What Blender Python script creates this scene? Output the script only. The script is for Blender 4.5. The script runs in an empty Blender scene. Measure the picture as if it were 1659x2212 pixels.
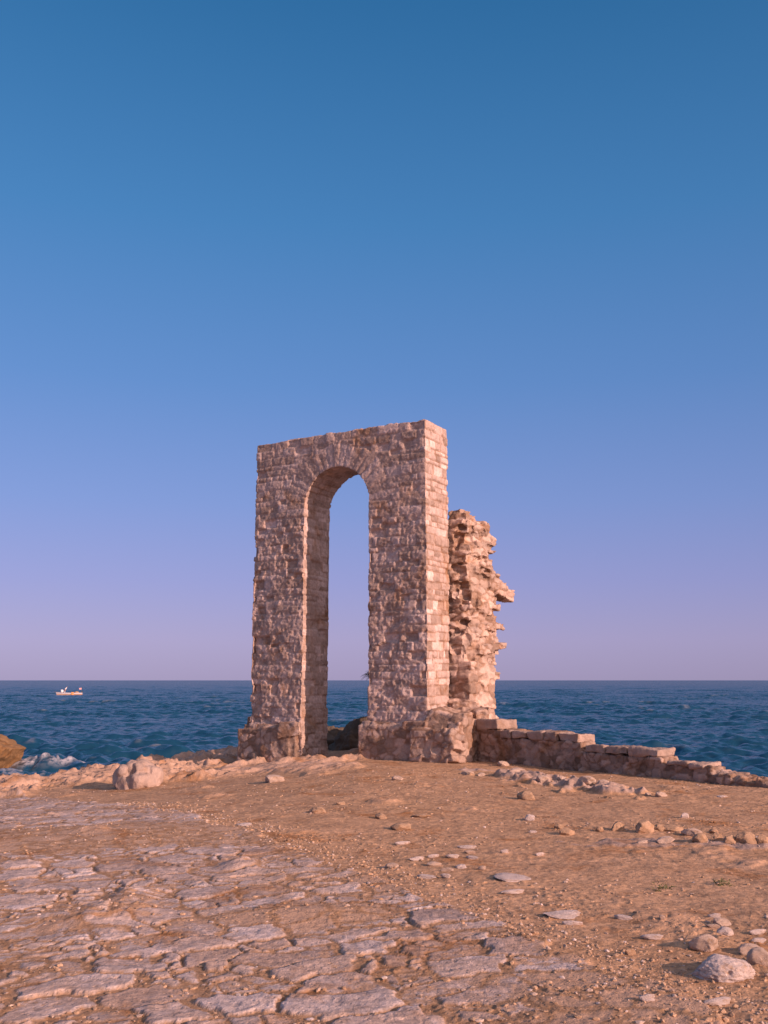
import bpy, bmesh, math, random
import numpy as np
from mathutils import Vector, Matrix, Euler
R = math.radians
C = bpy.context.scene.collection
rng = np.random.default_rng(7)
random.seed(7)

# ------------------------------------------------------------------ noise
def _h(ix, iy, iz, s):
    with np.errstate(over='ignore'):
        h = (ix.astype(np.uint32)*np.uint32(374761393) + iy.astype(np.uint32)*np.uint32(668265263)
             + iz.astype(np.uint32)*np.uint32(2147483647 % 1274126177) + np.uint32((s*974634777) & 0xffffffff))
        h = (h ^ (h >> np.uint32(13)))*np.uint32(1274126177)
        h = (h ^ (h >> np.uint32(16)))*np.uint32(2246822519)
        h = h ^ (h >> np.uint32(15))
    return h.astype(np.float64)/4294967295.0
def hsh(ix, iy=None, iz=None, s=0):
    ix = np.asarray(ix).astype(np.int64)
    iy = np.zeros_like(ix) if iy is None else np.asarray(iy).astype(np.int64)
    iz = np.zeros_like(ix) if iz is None else np.asarray(iz).astype(np.int64)
    return _h(ix, iy, iz, s)
def vn(x, y, z=None, s=0):
    """value noise in -1..1"""
    fx = np.floor(x); fy = np.floor(y)
    tx = x-fx; ty = y-fy
    ix = fx.astype(np.int64); iy = fy.astype(np.int64)
    tx = tx*tx*tx*(tx*(tx*6-15)+10); ty = ty*ty*ty*(ty*(ty*6-15)+10)
    if z is None:
        iz = np.zeros_like(ix)
        a = _h(ix, iy, iz, s); b = _h(ix+1, iy, iz, s); c = _h(ix, iy+1, iz, s); d = _h(ix+1, iy+1, iz, s)
        return (a+(b-a)*tx + ((c+(d-c)*tx)-(a+(b-a)*tx))*ty)*2-1
    fz = np.floor(z); tz = z-fz; iz = fz.astype(np.int64); tz = tz*tz*tz*(tz*(tz*6-15)+10)
    r = []
    for k in (0, 1):
        a = _h(ix, iy, iz+k, s); b = _h(ix+1, iy, iz+k, s); c = _h(ix, iy+1, iz+k, s); d = _h(ix+1, iy+1, iz+k, s)
        p = a+(b-a)*tx; q = c+(d-c)*tx
        r.append(p+(q-p)*ty)
    return (r[0]+(r[1]-r[0])*tz)*2-1
def fbm(x, y, z=None, o=4, s=0, g=.5, ridged=False):
    t = 0; a = 1; n = 0
    for i in range(o):
        v = vn(x, y, z, s+i*17)
        if ridged: v = 1-2*np.abs(v)
        t = t+v*a; n += a; a *= g
        x = x*2.03+3.1; y = y*2.03+1.7
        if z is not None: z = z*2.03+5.3
    return t/n
def ss(a, b, x):
    t = np.clip((x-a)/(b-a), 0, 1); return t*t*(3-2*t)
def vor2(x, y, s=0, jit=.8):
    """cell id hash fields and distance to nearest border (cell size 1)"""
    ix = np.floor(x).astype(np.int64); iy = np.floor(y).astype(np.int64)
    bd = np.full(x.shape, 1e9); bi = np.zeros_like(ix); bj = np.zeros_like(iy); bx = np.zeros_like(x); by = np.zeros_like(x)
    for i in (-1, 0, 1):
        for j in (-1, 0, 1):
            cx = ix+i; cy = iy+j
            px = cx+.5+(hsh(cx, cy, s=s)-.5)*jit; py = cy+.5+(hsh(cx, cy, s=s+1)-.5)*jit
            d = (px-x)**2+(py-y)**2; m = d < bd
            bd = np.where(m, d, bd); bi = np.where(m, cx, bi); bj = np.where(m, cy, bj)
            bx = np.where(m, px, bx); by = np.where(m, py, by)
    e = np.full(x.shape, 1e9)
    for i in (-2, -1, 0, 1, 2):
        for j in (-2, -1, 0, 1, 2):
            if i == 0 and j == 0: continue
            cx = bi+i; cy = bj+j
            px = cx+.5+(hsh(cx, cy, s=s)-.5)*jit; py = cy+.5+(hsh(cx, cy, s=s+1)-.5)*jit
            dx = px-bx; dy = py-by; L = np.sqrt(dx*dx+dy*dy)
            e = np.minimum(e, (((px+bx)/2-x)*dx+((py+by)/2-y)*dy)/L)
    return bi, bj, bx, by, e
def vor3(P, s=0, jit=.8):
    x, y, z = P
    ix = np.floor(x).astype(np.int64); iy = np.floor(y).astype(np.int64); iz = np.floor(z).astype(np.int64)
    d1 = np.full(x.shape, 1e9); d2 = d1.copy(); ida = np.zeros(x.shape)
    for i in (-1, 0, 1):
        for j in (-1, 0, 1):
            for k in (-1, 0, 1):
                a = ix+i; b = iy+j; c = iz+k
                px = a+.5+(hsh(a, b, c, s)-.5)*jit; py = b+.5+(hsh(a, b, c, s+1)-.5)*jit; pz = c+.5+(hsh(a, b, c, s+2)-.5)*jit
                d = (px-x)**2+(py-y)**2+(pz-z)**2
                m = d < d1
                d2 = np.where(m, d1, np.minimum(d2, d)); d1 = np.where(m, d, d1)
                ida = np.where(m, hsh(a, b, c, s+3), ida)
    return np.sqrt(d1), np.sqrt(d2), ida

# ------------------------------------------------------------------ object helpers
def tag(o, label=None, cat=None, group=None, kind=None):
    if label: o['label'] = label
    if cat: o['category'] = cat
    if group: o['group'] = group
    if kind: o['kind'] = kind
    return o
def empty(name, loc, rz=0):
    o = bpy.data.objects.new(name, None); C.objects.link(o); o.location = loc; o.rotation_euler = (0, 0, rz); o.empty_display_size = .3
    return o
def mesh_np(name, co, faces, mat=None, parent=None, smooth=True, cols=None, normals=None):
    """co (n,3); faces (m,4) or (m,3) int; cols dict name->(n,) float or (n,3)"""
    me = bpy.data.meshes.new(name)
    k = faces.shape[1]
    me.vertices.add(len(co)); me.vertices.foreach_set('co', np.ascontiguousarray(co, dtype=np.float32).ravel())
    me.loops.add(faces.size); me.loops.foreach_set('vertex_index', faces.astype(np.int32).ravel())
    me.polygons.add(len(faces)); me.polygons.foreach_set('loop_start', np.arange(0, faces.size, k, dtype=np.int32))
    me.polygons.foreach_set('loop_total', np.full(len(faces), k, dtype=np.int32))
    me.update(calc_edges=True)
    me.polygons.foreach_set('use_smooth', np.full(len(faces), smooth))
    for nm, v in (cols or {}).items(): attr(me, nm, v)
    if normals is not None: me.normals_split_custom_set_from_vertices(normals.astype(np.float32))
    o = bpy.data.objects.new(name, me); C.objects.link(o)
    if mat: me.materials.append(mat)
    if parent: o.parent = parent
    return o
def attr(me, nm, v):
    if v.ndim == 1:
        a = me.attributes.new(nm, 'FLOAT', 'POINT'); a.data.foreach_set('value', v.astype(np.float32))
    else:
        a = me.attributes.new(nm, 'FLOAT_COLOR', 'POINT')
        c = np.ones((len(v), 4), np.float32); c[:, :3] = v; a.data.foreach_set('color', c.ravel())
def vnormals(co, faces):
    if faces.shape[1] == 4:
        a = co[faces[:, 2]]-co[faces[:, 0]]; b = co[faces[:, 3]]-co[faces[:, 1]]
    else:
        a = co[faces[:, 1]]-co[faces[:, 0]]; b = co[faces[:, 2]]-co[faces[:, 0]]
    n = np.cross(a, b); out = np.zeros_like(co)
    for k in range(faces.shape[1]):
        for c in range(3): out[:, c] += np.bincount(faces[:, k], n[:, c], len(co))
    return out/np.maximum(np.linalg.norm(out, axis=1, keepdims=True), 1e-12)
def submesh(name, co, faces, mask, mat, parent, cols, normals):
    f = faces[mask]; u, inv = np.unique(f, return_inverse=True)
    return mesh_np(name, co[u], inv.reshape(f.shape), mat, parent, True, {k: v[u] for k, v in cols.items()}, normals[u])
def bbox_bm(bm, lo, hi, rot=None, jit=0):
    """axis box lo..hi, optional rotation about centre, corner jitter"""
    c = [(a+b)/2 for a, b in zip(lo, hi)]; s = [(b-a)/2 for a, b in zip(lo, hi)]
    vs = []
    for x in (-1, 1):
        for y in (-1, 1):
            for z in (-1, 1):
                v = Vector((x*s[0]+random.uniform(-jit, jit), y*s[1]+random.uniform(-jit, jit), z*s[2]+random.uniform(-jit, jit)))
                if rot: v = Euler(rot).to_matrix() @ v
                vs.append(bm.verts.new(v+Vector(c)))
    for f in ((0, 1, 3, 2), (4, 6, 7, 5), (0, 4, 5, 1), (2, 3, 7, 6), (0, 2, 6, 4), (1, 5, 7, 3)):
        bm.faces.new([vs[i] for i in f])
def remesh(bm, vox):
    """union of closed shapes -> even quad skin, as numpy arrays"""
    bmesh.ops.recalc_face_normals(bm, faces=bm.faces)
    me = bpy.data.meshes.new('tmp'); bm.to_mesh(me); bm.free()
    o = bpy.data.objects.new('tmp', me); C.objects.link(o)
    m = o.modifiers.new('r', 'REMESH'); m.mode = 'VOXEL'; m.voxel_size = vox; m.adaptivity = 0
    dg = bpy.context.evaluated_depsgraph_get(); dg.update()
    ev = bpy.data.meshes.new_from_object(o.evaluated_get(dg))
    bpy.data.objects.remove(o); bpy.data.meshes.remove(me)
    n = len(ev.vertices); co = np.empty(n*3, np.float32); ev.vertices.foreach_get('co', co); co = co.reshape(-1, 3).astype(np.float64)
    nl = len(ev.loops); li = np.empty(nl, np.int32); ev.loops.foreach_get('vertex_index', li)
    faces = li.reshape(-1, 4); bpy.data.meshes.remove(ev)
    return co, faces
def arr_of(o):
    me = o.data; n = len(me.vertices); co = np.empty(n*3, np.float32); me.vertices.foreach_get('co', co)
    return co.reshape(-1, 3).astype(np.float64)

# ------------------------------------------------------------------ camera
F_U, CX, CY, HC = 2057.0, 829.5, 1106.0, 1.6
PIT = math.atan(363.5/F_U)
cam = bpy.data.cameras.new('camera'); camo = bpy.data.objects.new('camera', cam); C.objects.link(camo)
camo.location = (0, 0, HC); camo.rotation_euler = (R(90)+PIT, 0, 0)
camo.rotation_euler = (Matrix.Rotation(R(0), 3, 'Y') @ Euler((R(90)+PIT, 0, 0)).to_matrix()).to_euler()
cam.sensor_fit = 'HORIZONTAL'; cam.sensor_width = 36; cam.lens = F_U/1659*36; cam.clip_end = 60000; cam.clip_start = .1
bpy.context.scene.camera = camo
def ground_at(px, py, zf):
    """point of the terrain that a photo measurement falls on"""
    a = (px-CX)/F_U; b = -(py-CY)/F_U
    r = np.array([a, math.cos(PIT)-b*math.sin(PIT), math.sin(PIT)+b*math.cos(PIT)])
    z = 0.0
    for _ in range(6):
        t = (z-HC)/r[2]; p = r*t
        z = zf(p[0], p[1]) if callable(zf) else zf
    return p[0], p[1], z

# ------------------------------------------------------------------ light
AZ = np.array([.8067, -.591]); AZ /= np.linalg.norm(AZ); ELEV = R(19)
SUN = Vector((AZ[0]*math.cos(ELEV), AZ[1]*math.cos(ELEV), math.sin(ELEV)))
sl = bpy.data.lights.new('sun', 'SUN'); sl.energy = 5.0; sl.angle = R(.6); sl.color = (1.0, .655, .52)
so = bpy.data.objects.new('sun', sl); C.objects.link(so); so.rotation_euler = SUN.to_track_quat('Z', 'Y').to_euler()
W = bpy.data.worlds.new('World'); bpy.context.scene.world = W; W.use_nodes = True
nt = W.node_tree; nt.nodes.clear()
def N(t, ty, **kw):
    n = t.nodes.new(ty)
    for k, v in kw.items(): setattr(n, k, v)
    return n
def lin(r, g, b): return tuple(((c/255)/12.92 if c/255 < .04045 else ((c/255+.055)/1.055)**2.4) for c in (r, g, b))
def ramp(t, stops, interp='LINEAR'):
    n = N(t, 'ShaderNodeValToRGB'); cr = n.color_ramp; cr.interpolation = interp
    while len(cr.elements) < len(stops): cr.elements.new(.5)
    for e, (p, c) in zip(cr.elements, stops): e.position = p; e.color = (*c, 1)
    return n
sky = N(nt, 'ShaderNodeTexSky', sky_type='NISHITA', sun_disc=False, sun_elevation=ELEV, sun_rotation=math.atan2(SUN.x, SUN.y))
sky.air_density = 1.0; sky.dust_density = 1.0; sky.ozone_density = 2.0
tc = N(nt, 'ShaderNodeTexCoord'); sx = N(nt, 'ShaderNodeSeparateXYZ'); nt.links.new(tc.outputs['Generated'], sx.inputs[0])
EXP = 0.27; kx = 2**-EXP
def L(r, g, b, m=1.0): return tuple(c*kx*m for c in lin(r, g, b))
rp = ramp(nt, [(0, L(164, 152, 191)), (.04, L(166, 155, 202)), (.1, L(149, 151, 210)), (.18, L(126, 149, 212)), (.3, L(96, 140, 204)), (.45, L(68, 130, 190)), (.62, L(42, 110, 167)), (1, L(36, 90, 145))])
nt.links.new(sx.outputs['Z'], rp.inputs[0])
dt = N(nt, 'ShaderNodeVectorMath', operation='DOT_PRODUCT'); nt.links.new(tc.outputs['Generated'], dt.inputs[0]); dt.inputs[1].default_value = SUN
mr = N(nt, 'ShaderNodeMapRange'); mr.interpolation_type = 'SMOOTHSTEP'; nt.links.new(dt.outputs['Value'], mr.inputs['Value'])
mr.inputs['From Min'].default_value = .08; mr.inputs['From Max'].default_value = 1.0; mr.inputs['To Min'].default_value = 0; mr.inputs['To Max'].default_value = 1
glow = N(nt, 'ShaderNodeVectorMath', operation='SCALE'); glow.inputs[0].default_value = (.78, .54, .42); nt.links.new(mr.outputs[0], glow.inputs['Scale'])  # warm glow added to the unseen sky around the sun, to warm the shadows
mr2 = N(nt, 'ShaderNodeMapRange'); nt.links.new(dt.outputs['Value'], mr2.inputs['Value'])
mr2.inputs['From Min'].default_value = -.9; mr2.inputs['From Max'].default_value = .1; mr2.inputs['To Min'].default_value = 1.12; mr2.inputs['To Max'].default_value = .88
sc1 = N(nt, 'ShaderNodeVectorMath', operation='SCALE'); nt.links.new(rp.outputs[0], sc1.inputs[0]); nt.links.new(mr2.outputs[0], sc1.inputs['Scale'])
ns = N(nt, 'ShaderNodeVectorMath', operation='SCALE'); nt.links.new(sky.outputs[0], ns.inputs[0]); ns.inputs['Scale'].default_value = .1
mx = N(nt, 'ShaderNodeMix', data_type='RGBA'); mx.inputs['Factor'].default_value = .12
nt.links.new(sc1.outputs[0], mx.inputs[6]); nt.links.new(ns.outputs[0], mx.inputs[7])
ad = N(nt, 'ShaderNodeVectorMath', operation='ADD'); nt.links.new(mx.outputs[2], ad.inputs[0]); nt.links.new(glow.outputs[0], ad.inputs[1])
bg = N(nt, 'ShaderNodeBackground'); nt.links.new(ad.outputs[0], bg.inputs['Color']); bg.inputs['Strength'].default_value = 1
wo = N(nt, 'ShaderNodeOutputWorld'); nt.links.new(bg.outputs[0], wo.inputs[0])
vs = bpy.context.scene.view_settings; vs.view_transform = 'Standard'; vs.look = 'None'; vs.exposure = EXP; vs.gamma = 1
bpy.context.scene.cycles.max_bounces = 6; bpy.context.scene.cycles.diffuse_bounces = 3

# ------------------------------------------------------------------ materials
def mat_new(name):
    m = bpy.data.materials.new(name); m.use_nodes = True; t = m.node_tree
    b = t.nodes['Principled BSDF']; return m, t, b
def math_n(t, op, a, b=None, clamp=False):
    n = N(t, 'ShaderNodeMath', operation=op, use_clamp=clamp)
    for i, v in enumerate((a, b)):
        if v is None: continue
        if isinstance(v, (int, float)): n.inputs[i].default_value = v
        else: t.links.new(v, n.inputs[i])
    return n.outputs[0]
def noise_n(t, scale, detail=6, rough=.6, vec=None, dist=0):
    n = N(t, 'ShaderNodeTexNoise'); n.inputs['Scale'].default_value = scale; n.inputs['Detail'].default_value = detail
    n.inputs['Roughness'].default_value = rough; n.inputs['Distortion'].default_value = dist
    if vec: t.links.new(vec, n.inputs['Vector'])
    return n.outputs['Fac']
def mixc(t, fac, a, b, blend='MIX'):
    n = N(t, 'ShaderNodeMix', data_type='RGBA', blend_type=blend)
    for s, v in ((0, fac), (6, a), (7, b)):
        if isinstance(v, (int, float)): n.inputs[s].default_value = v
        elif isinstance(v, tuple): n.inputs[s].default_value = (*v, 1)
        else: t.links.new(v, n.inputs[s])
    return n.outputs[2]
def sstep(t, v, a, b, lo=0.0, hi=1.0):
    n = N(t, 'ShaderNodeMapRange'); n.interpolation_type = 'SMOOTHSTEP'; t.links.new(v, n.inputs[0])
    for i, x in zip((1, 2, 3, 4), (a, b, lo, hi)): n.inputs[i].default_value = x
    return n.outputs[0]
def attr_n(t, nm, col=True):
    n = N(t, 'ShaderNodeAttribute', attribute_name=nm); return n.outputs['Color' if col else 'Fac']
def stone_mat(name, base=None, fine=60, bump=.6, var=.28, pits=True):
    """weathered limestone; base None: colour comes from the per-stone 'tint' attribute"""
    m, t, b = mat_new(name)
    vec = N(t, 'ShaderNodeTexCoord').outputs['Object']
    col = attr_n(t, 'tint') if base is None else None
    n1 = noise_n(t, 3.5, 5, .6, vec); n2 = noise_n(t, fine, 5, .7, vec); n3 = noise_n(t, 17, 4, .6, vec)
    c = col if col is not None else mixc(t, 0.0, base, base)
    f = math_n(t, 'ADD', math_n(t, 'MULTIPLY', math_n(t, 'SUBTRACT', n2, .5), var*2.2), math_n(t, 'MULTIPLY', math_n(t, 'SUBTRACT', n1, .5), var*1.6))
    f = math_n(t, 'ADD', f, math_n(t, 'MULTIPLY', math_n(t, 'SUBTRACT', n3, .5), var*1.8))
    f = math_n(t, 'ADD', f, 1.0)
    vm = N(t, 'ShaderNodeVectorMath', operation='SCALE'); t.links.new(c, vm.inputs[0]); t.links.new(f, vm.inputs['Scale'])
    c2 = mixc(t, sstep(t, noise_n(t, 1.3, 6, .65, vec, .5), .52, .7), vm.outputs[0], (.78, .62, .45), 'MULTIPLY')
    if pits:
        v = N(t, 'ShaderNodeTexVoronoi'); v.inputs['Scale'].default_value = 26; t.links.new(vec, v.inputs['Vector'])
        pit = sstep(t, v.outputs['Distance'], .05, .3)
        h = math_n(t, 'ADD', math_n(t, 'MULTIPLY', n2, .5), math_n(t, 'MULTIPLY', pit, .35))
        h = math_n(t, 'ADD', h, math_n(t, 'MULTIPLY', n3, 1.2))
    else: h = n2
    bp = N(t, 'ShaderNodeBump'); bp.inputs['Strength'].default_value = bump; bp.inputs['Distance'].default_value = .02
    t.links.new(h, bp.inputs['Height']); t.links.new(bp.outputs[0], b.inputs['Normal'])
    t.links.new(c2, b.inputs['Base Color']); b.inputs['Roughness'].default_value = .93; b.inputs['Specular IOR Level'].default_value = .15
    return m
def plain_mat(name, col, rough=.6, metal=0):
    m, t, b = mat_new(name)
    vec = N(t, 'ShaderNodeTexCoord').outputs['Object']
    c = mixc(t, noise_n(t, 9, 4, .6, vec), tuple(x*.75 for x in col), tuple(min(1, x*1.2) for x in col))
    t.links.new(c, b.inputs['Base Color']); b.inputs['Roughness'].default_value = rough; b.inputs['Metallic'].default_value = metal
    return m
M_MASON = stone_mat('masonry_stone', None, 60, .85, .26)
M_GROUND = stone_mat('earth_and_stone', None, 90, .5, .45)
M_ROCK = stone_mat('loose_stone', None, 70, .6, .25)
M_PAVE = stone_mat('paving_stone', None, 80, .8, .24)

# ------------------------------------------------------------------ terrain
LAND = np.array([(-200, -60), (-60, 0), (-30, 11), (-16, 16.5), (-11, 18.6), (-9.2, 20.2), (-8.2, 21.3), (-7.2, 22.0), (-6.9, 22.9), (-6.0, 22.8), (-5.5, 23.9), (-4.6, 24.3), (-3.9, 25.0),
                 (-2.8, 25.4), (-1, 26.4), (1.5, 26.0), (3.0, 24.2), (3.9, 21.8), (4.9, 19.4), (5.6, 18.0), (6.1, 16.8), (6.7, 15.6), (7.6, 14.2), (9.5, 11.5), (14, 6), (60, -20), (200, -60), (200, -220), (-200, -220)], float)
ROAD = np.array([(-60, 30), (-9, 20.6), (-6.2, 17.6), (-4.23, 15.01), (-3.21, 13.72), (-2.09, 11.77), (-1.45, 10.71), (-.37, 8.86), (.43, 7.13), (1.23, 5.84), (1.6, 4.9), (2.0, 3.0), (2.6, -40), (-60, -40)], float)
def sdist(poly, x, y):
    d = np.full(x.shape, 1e9); ins = np.zeros(x.shape, bool); n = len(poly)
    for i in range(n):
        ax, ay = poly[i]; bx, by = poly[(i+1) % n]; ex, ey = bx-ax, by-ay
        t = np.clip(((x-ax)*ex+(y-ay)*ey)/(ex*ex+ey*ey), 0, 1)
        d = np.minimum(d, (x-ax-ex*t)**2+(y-ay-ey*t)**2)
        c = ((ay <= y) & (by > y)) | ((by <= y) & (ay > y))
        with np.errstate(divide='ignore', invalid='ignore'):
            xi = ax+(y-ay)/(by-ay if by != ay else 1e-9)*ex
        ins ^= c & (x < xi)
    d = np.sqrt(d); return np.where(ins, d, -d)
def base_z(x, y):
    return -.078*np.maximum(0, -x-.4)*ss(8, 18, y)*ss(40, 10, -x) + .02*vn(x*.25, y*.25, s=3)
def base1(x, y): return float(base_z(np.array([x]), np.array([y]))[0])
STONE_A = np.array([.37, .27, .235]); STONE_B = np.array([.54, .43, .40]); STONE_C = np.array([.34, .24, .20])
DIRT = np.array([.42, .245, .140]); DUST = np.array([.43, .275, .190]); LEDGE = np.array([.41, .27, .20])
def terrain(x, y, hi=True):
    zb = base_z(x, y)
    wob = vn(x*.9, y*.9, s=5)*.35+vn(x*2.6, y*2.6, s=6)*.15
    sd = sdist(LAND, x, y)+wob*.7
    rd = sdist(ROAD, x, y)+.12*vn(x*1.7, y*1.7, s=8)+.05*vn(x*7, y*7, s=9)
    z = zb.copy()
    # dirt: soft lumps, fine crumbs
    lump = fbm(x*.9, y*.9, o=2, s=20)*.014
    crumb = fbm(x*11, y*11, o=3, s=30, g=.7)*.007+.012*np.maximum(0, fbm(x*5, y*5, o=3, s=33, ridged=True)-.25)*ss(-.3, .5, vn(x*1.2, y*1.2, s=34))
    grit = vn(x*38, y*38, s=40); grit2 = vn(x*75, y*75, s=41)
    gr = np.maximum(0, grit-.45)*.018+np.maximum(0, grit2-.35)*.008
    gmask = ss(-.25, .35, vn(x*.8, y*.8, s=42)+.35*vn(x*3, y*3, s=43))
    sand = lump+crumb+gr*(.35+.65*gmask)
    col = np.empty((x.size, 3))
    tone = (.5+.5*vn(x*.7, y*.7, s=50))[:, None]; t2 = vn(x*5, y*5, s=51)[:, None]; t3 = vn(x*45, y*45, s=52)[:, None]
    dirt = DIRT*(1-tone*.25)+DUST*tone*.25
    dirt = dirt*(1+.12*t2+.26*t3+.14*vn(x*18, y*18, s=53)[:, None])
    # paving
    road = ss(-.02, .03, rd)
    wx = x+.09*vn(x*3.1, y*3.1, s=60)+.03*vn(x*11, y*11, s=62); wy = y+.09*vn(x*3.1, y*3.1, s=61)+.03*vn(x*11, y*11, s=63)
    ca, sa = math.cos(.42), math.sin(.42); ux = (wx*ca+wy*sa)/.43; uy = (-wx*sa+wy*ca)/.32
    bi, bj, bx, by, e = vor2(ux, uy, 70)
    e = e*.36
    r1 = hsh(bi, bj, s=80); r2 = hsh(bi, bj, s=81); r3 = hsh(bi, bj, s=82); r4 = hsh(bi, bj, s=83)
    # half the cells break again into smaller stones
    ci, cj, cxx, cyy, e2 = vor2(ux*1.9+7, uy*1.9, 90); e2 = e2*.22
    brk = r4 > .55
    e = np.where(brk, np.minimum(e, e2), e); q1 = np.where(brk, hsh(ci, cj, s=95), r1); q2 = np.where(brk, hsh(ci, cj, s=96), r2)
    tilt = (ux-bx)*(r2-.5)*.016+(uy-by)*(r3-.5)*.016
    gap = .006+.030*hsh(bi, bj, s=84)**1.5
    rag = .010*vn(x*16, y*16, s=64)+.006*vn(x*40, y*40, s=65)
    edge = ss(gap-.002, gap+.009, e+rag)
    surf = fbm(x*7, y*7, o=4, s=100)*.010 + np.minimum(0, fbm(x*22, y*22, o=3, s=104, ridged=True)-.05)*.010
    layer = np.floor((fbm(x*4, y*4, o=2, s=110)+r3)*3)/3*.004
    st = .017+(q1-.5)*.013+tilt+surf+layer
    st = st*edge+(-.012)*(1-edge)
    cover = .006+.022*fbm(x*.75+3, y*.75, o=4, s=120)
    patch = np.exp(-(((x+3.5)/1.7)**2+((y-10.6)/.85)**2)*1.1)*.06          # sand blown over the stones
    patch += np.exp(-(((x-1.0)/.6)**2+((y-4.9)/.7)**2))*.022+np.exp(-(((x+.55)/.5)**2+((y-7.0)/.28)**2))*.045
    patch -= .012*ss(10.5, 12.5, y)
    edgefill = .012*(1-ss(.0, .35, rd))
    sandr = cover+patch+edgefill+crumb*.8+gr*(.35+.9*(1-ss(.02, .07, e)))*.9
    sandr = np.maximum(sandr, .0085+crumb*.8+gr*.7)
    pv = np.maximum(st, sandr)
    ispv = ss(-.0015, .0025, st-sandr)*road
    z += np.where(rd > -.02, sandr*0+ (pv*road+sand*(1-road)), sand)
    pc = (STONE_A+(STONE_B-STONE_A)*q2[:, None])*(1+.10*vn(x*6, y*6, s=130)[:, None])
    pc = np.where((q1 < .25)[:, None], pc*.6+STONE_C*.4, pc)
    du_ = (ss(-.1, .5, vn(x*2.3, y*2.3, s=131)+.4*vn(x*9, y*9, s=132)+.3*vn(x*30, y*30, s=133))*.45)[:, None]; pc = pc*(1-du_)+DUST*du_
    pc = pc*(1+.22*vn(x*28, y*28, s=134)+.12*vn(x*60, y*60, s=135))[:, None]
    dustr = (DUST*1.02)*(1+.07*t2+.12*t3)
    jn = ss(.05, .0, e)[:, None]*road[:, None]; dustr = dustr*(1-jn)+DIRT*.78*(1+.2*t3)*jn
    near = (dirt*(1-road[:, None])+dustr*road[:, None])
    col = near*(1-ispv[:, None])+pc*ispv[:, None]
    # limestone ledge along the shore and before the arch
    lm = ss(4.2, 1.6, sd+.8*vn(x*.6, y*.6, s=140))*ss(-1.5, -4.0, x)
    c2x, c2y = x+2.2, y-19.6
    lm2 = np.exp(-((c2x*.86+c2y*-.51)/2.1)**4-((c2x*.51+c2y*.86)/.72)**2)
    lm3 = np.exp(-(((x+3.4)/1.9)**2+((y-20.0)/1.3)**2))
    lm = np.clip(np.maximum(lm, np.maximum(lm2, lm3*1.2)), 0, 1)
    lx = x*.80+y*.60; ly = -x*.60+y*.80
    str_ = fbm(lx*.55, ly*1.5, o=5, s=150, g=.55)
    rid = fbm(lx*.9+2, ly*2.4, o=4, s=160, ridged=True)
    lh = (.20*str_+.12*rid+.055*fbm(x*3.2, y*4.5, o=4, s=165, ridged=True))
    lh = lh*1.35; q_ = lh/.09; lh = .55*lh+.45*.09*(np.floor(q_)+ss(.55, .95, q_-np.floor(q_)))
    lh = np.maximum(lh, -.05-.03*vn(x*3, y*3, s=166))
    lmk = ss(.15, .6, lm+.35*vn(x*1.6, y*1.6, s=170))
    amp = np.where(sd < 5, 1.0, .8)*(1-.68*np.clip(lm2*1.3, 0, 1))
    rock = ss(-.035, .03, lh)*lmk
    z += lmk*(lh*amp+.02)
    lc = LEDGE*(1+.16*vn(x*3, y*3, s=180)+.12*vn(x*12, y*12, s=181)+.10*vn(x*1.0, y*1.0, s=182))[:, None]
    col = col*(1-rock[:, None])+lc*rock[:, None]
    # pale bedrock breaking through the dirt by the low wall and along the stone line at right
    for (px, py, ax, ay, th, hh) in ((2.75, 15.4, 1.6, .40, -1.05, .10), (3.15, 9.75, 1.1, .22, -.12, .03), (1.6, 17.6, .5, .16, -.1, .04)):
        ct, sn = math.cos(th), math.sin(th); a = ((x-px)*ct+(y-py)*sn)/ax; b = (-(x-px)*sn+(y-py)*ct)/ay
        mk = np.exp(-(a**4)-(b**2)); k = ss(.25, .75, mk+.5*vn(x*3.4, y*3.4, s=190)+.2*vn(x*9, y*9, s=191))
        k *= (mk > .02)
        z += k*(hh*(.5+.8*fbm(x*4.5, y*4.5, o=3, s=195, ridged=True)))
        cc = (LEDGE*.5+STONE_A*.5)*(1+.15*vn(x*8, y*8, s=196))[:, None]
        kk = ss(.3, .8, k)[:, None]; col = col*(1-kk)+cc*kk
    # level threshold under the arch
    # drop to the sea
    dn = np.maximum(0, -sd)
    drop = ss(0, 1, dn/1.1)*.75+ss(.8, 3.5, dn)*2.2+np.minimum(dn, 30)*.12
    z -= drop
    z += ss(.1, .8, dn)*.35*fbm(x*1.1, y*1.1, o=5, s=200, ridged=True)
    wet = ss(.15, 1.2, dn)[:, None]
    col = col*(1-wet)+np.array([.085, .068, .052])*(1+.3*vn(x*4, y*4, s=210))[:, None]*wet
    return z, np.clip(col, .01, .9), ispv, rd, rock, sd
def tz(x, y): return float(terrain(np.array([float(x)]), np.array([float(y)]))[0][0])

def fan(cx, cy, phis, rs):
    P, Q = np.meshgrid(phis, rs); x = cx+Q*np.sin(P); y = cy+Q*np.cos(P)
    nr, nc = P.shape; i = np.arange((nr-1)*(nc-1)); r = i//(nc-1); c = i % (nc-1)
    a = r*nc+c
    return x.ravel(), y.ravel(), np.stack([a, a+1, a+1+nc, a+nc], 1)[:, ::-1]
QUAL = 1.0
ph = np.radians(np.concatenate([np.linspace(-180, -34, 70)[:-1], np.linspace(-34, 34, int(1050*QUAL)), np.linspace(34, 180, 70)[1:]]))
rs = np.concatenate([[.6], np.geomspace(1.5, 7.2, 40)[:-1], np.geomspace(7.2, 31, int(900*QUAL)), np.geomspace(31.5, 190, 30)])
x, y, fc = fan(0, -3, ph, rs)
z, col, ispv, rd, rock, sd = terrain(x, y)
co = np.stack([x, y, z], 1)
nr = vnormals(co, fc)
if nr[:, 2].mean() < 0: fc = fc[:, ::-1]; nr = -nr
fx = fc[:, 0]
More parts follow.
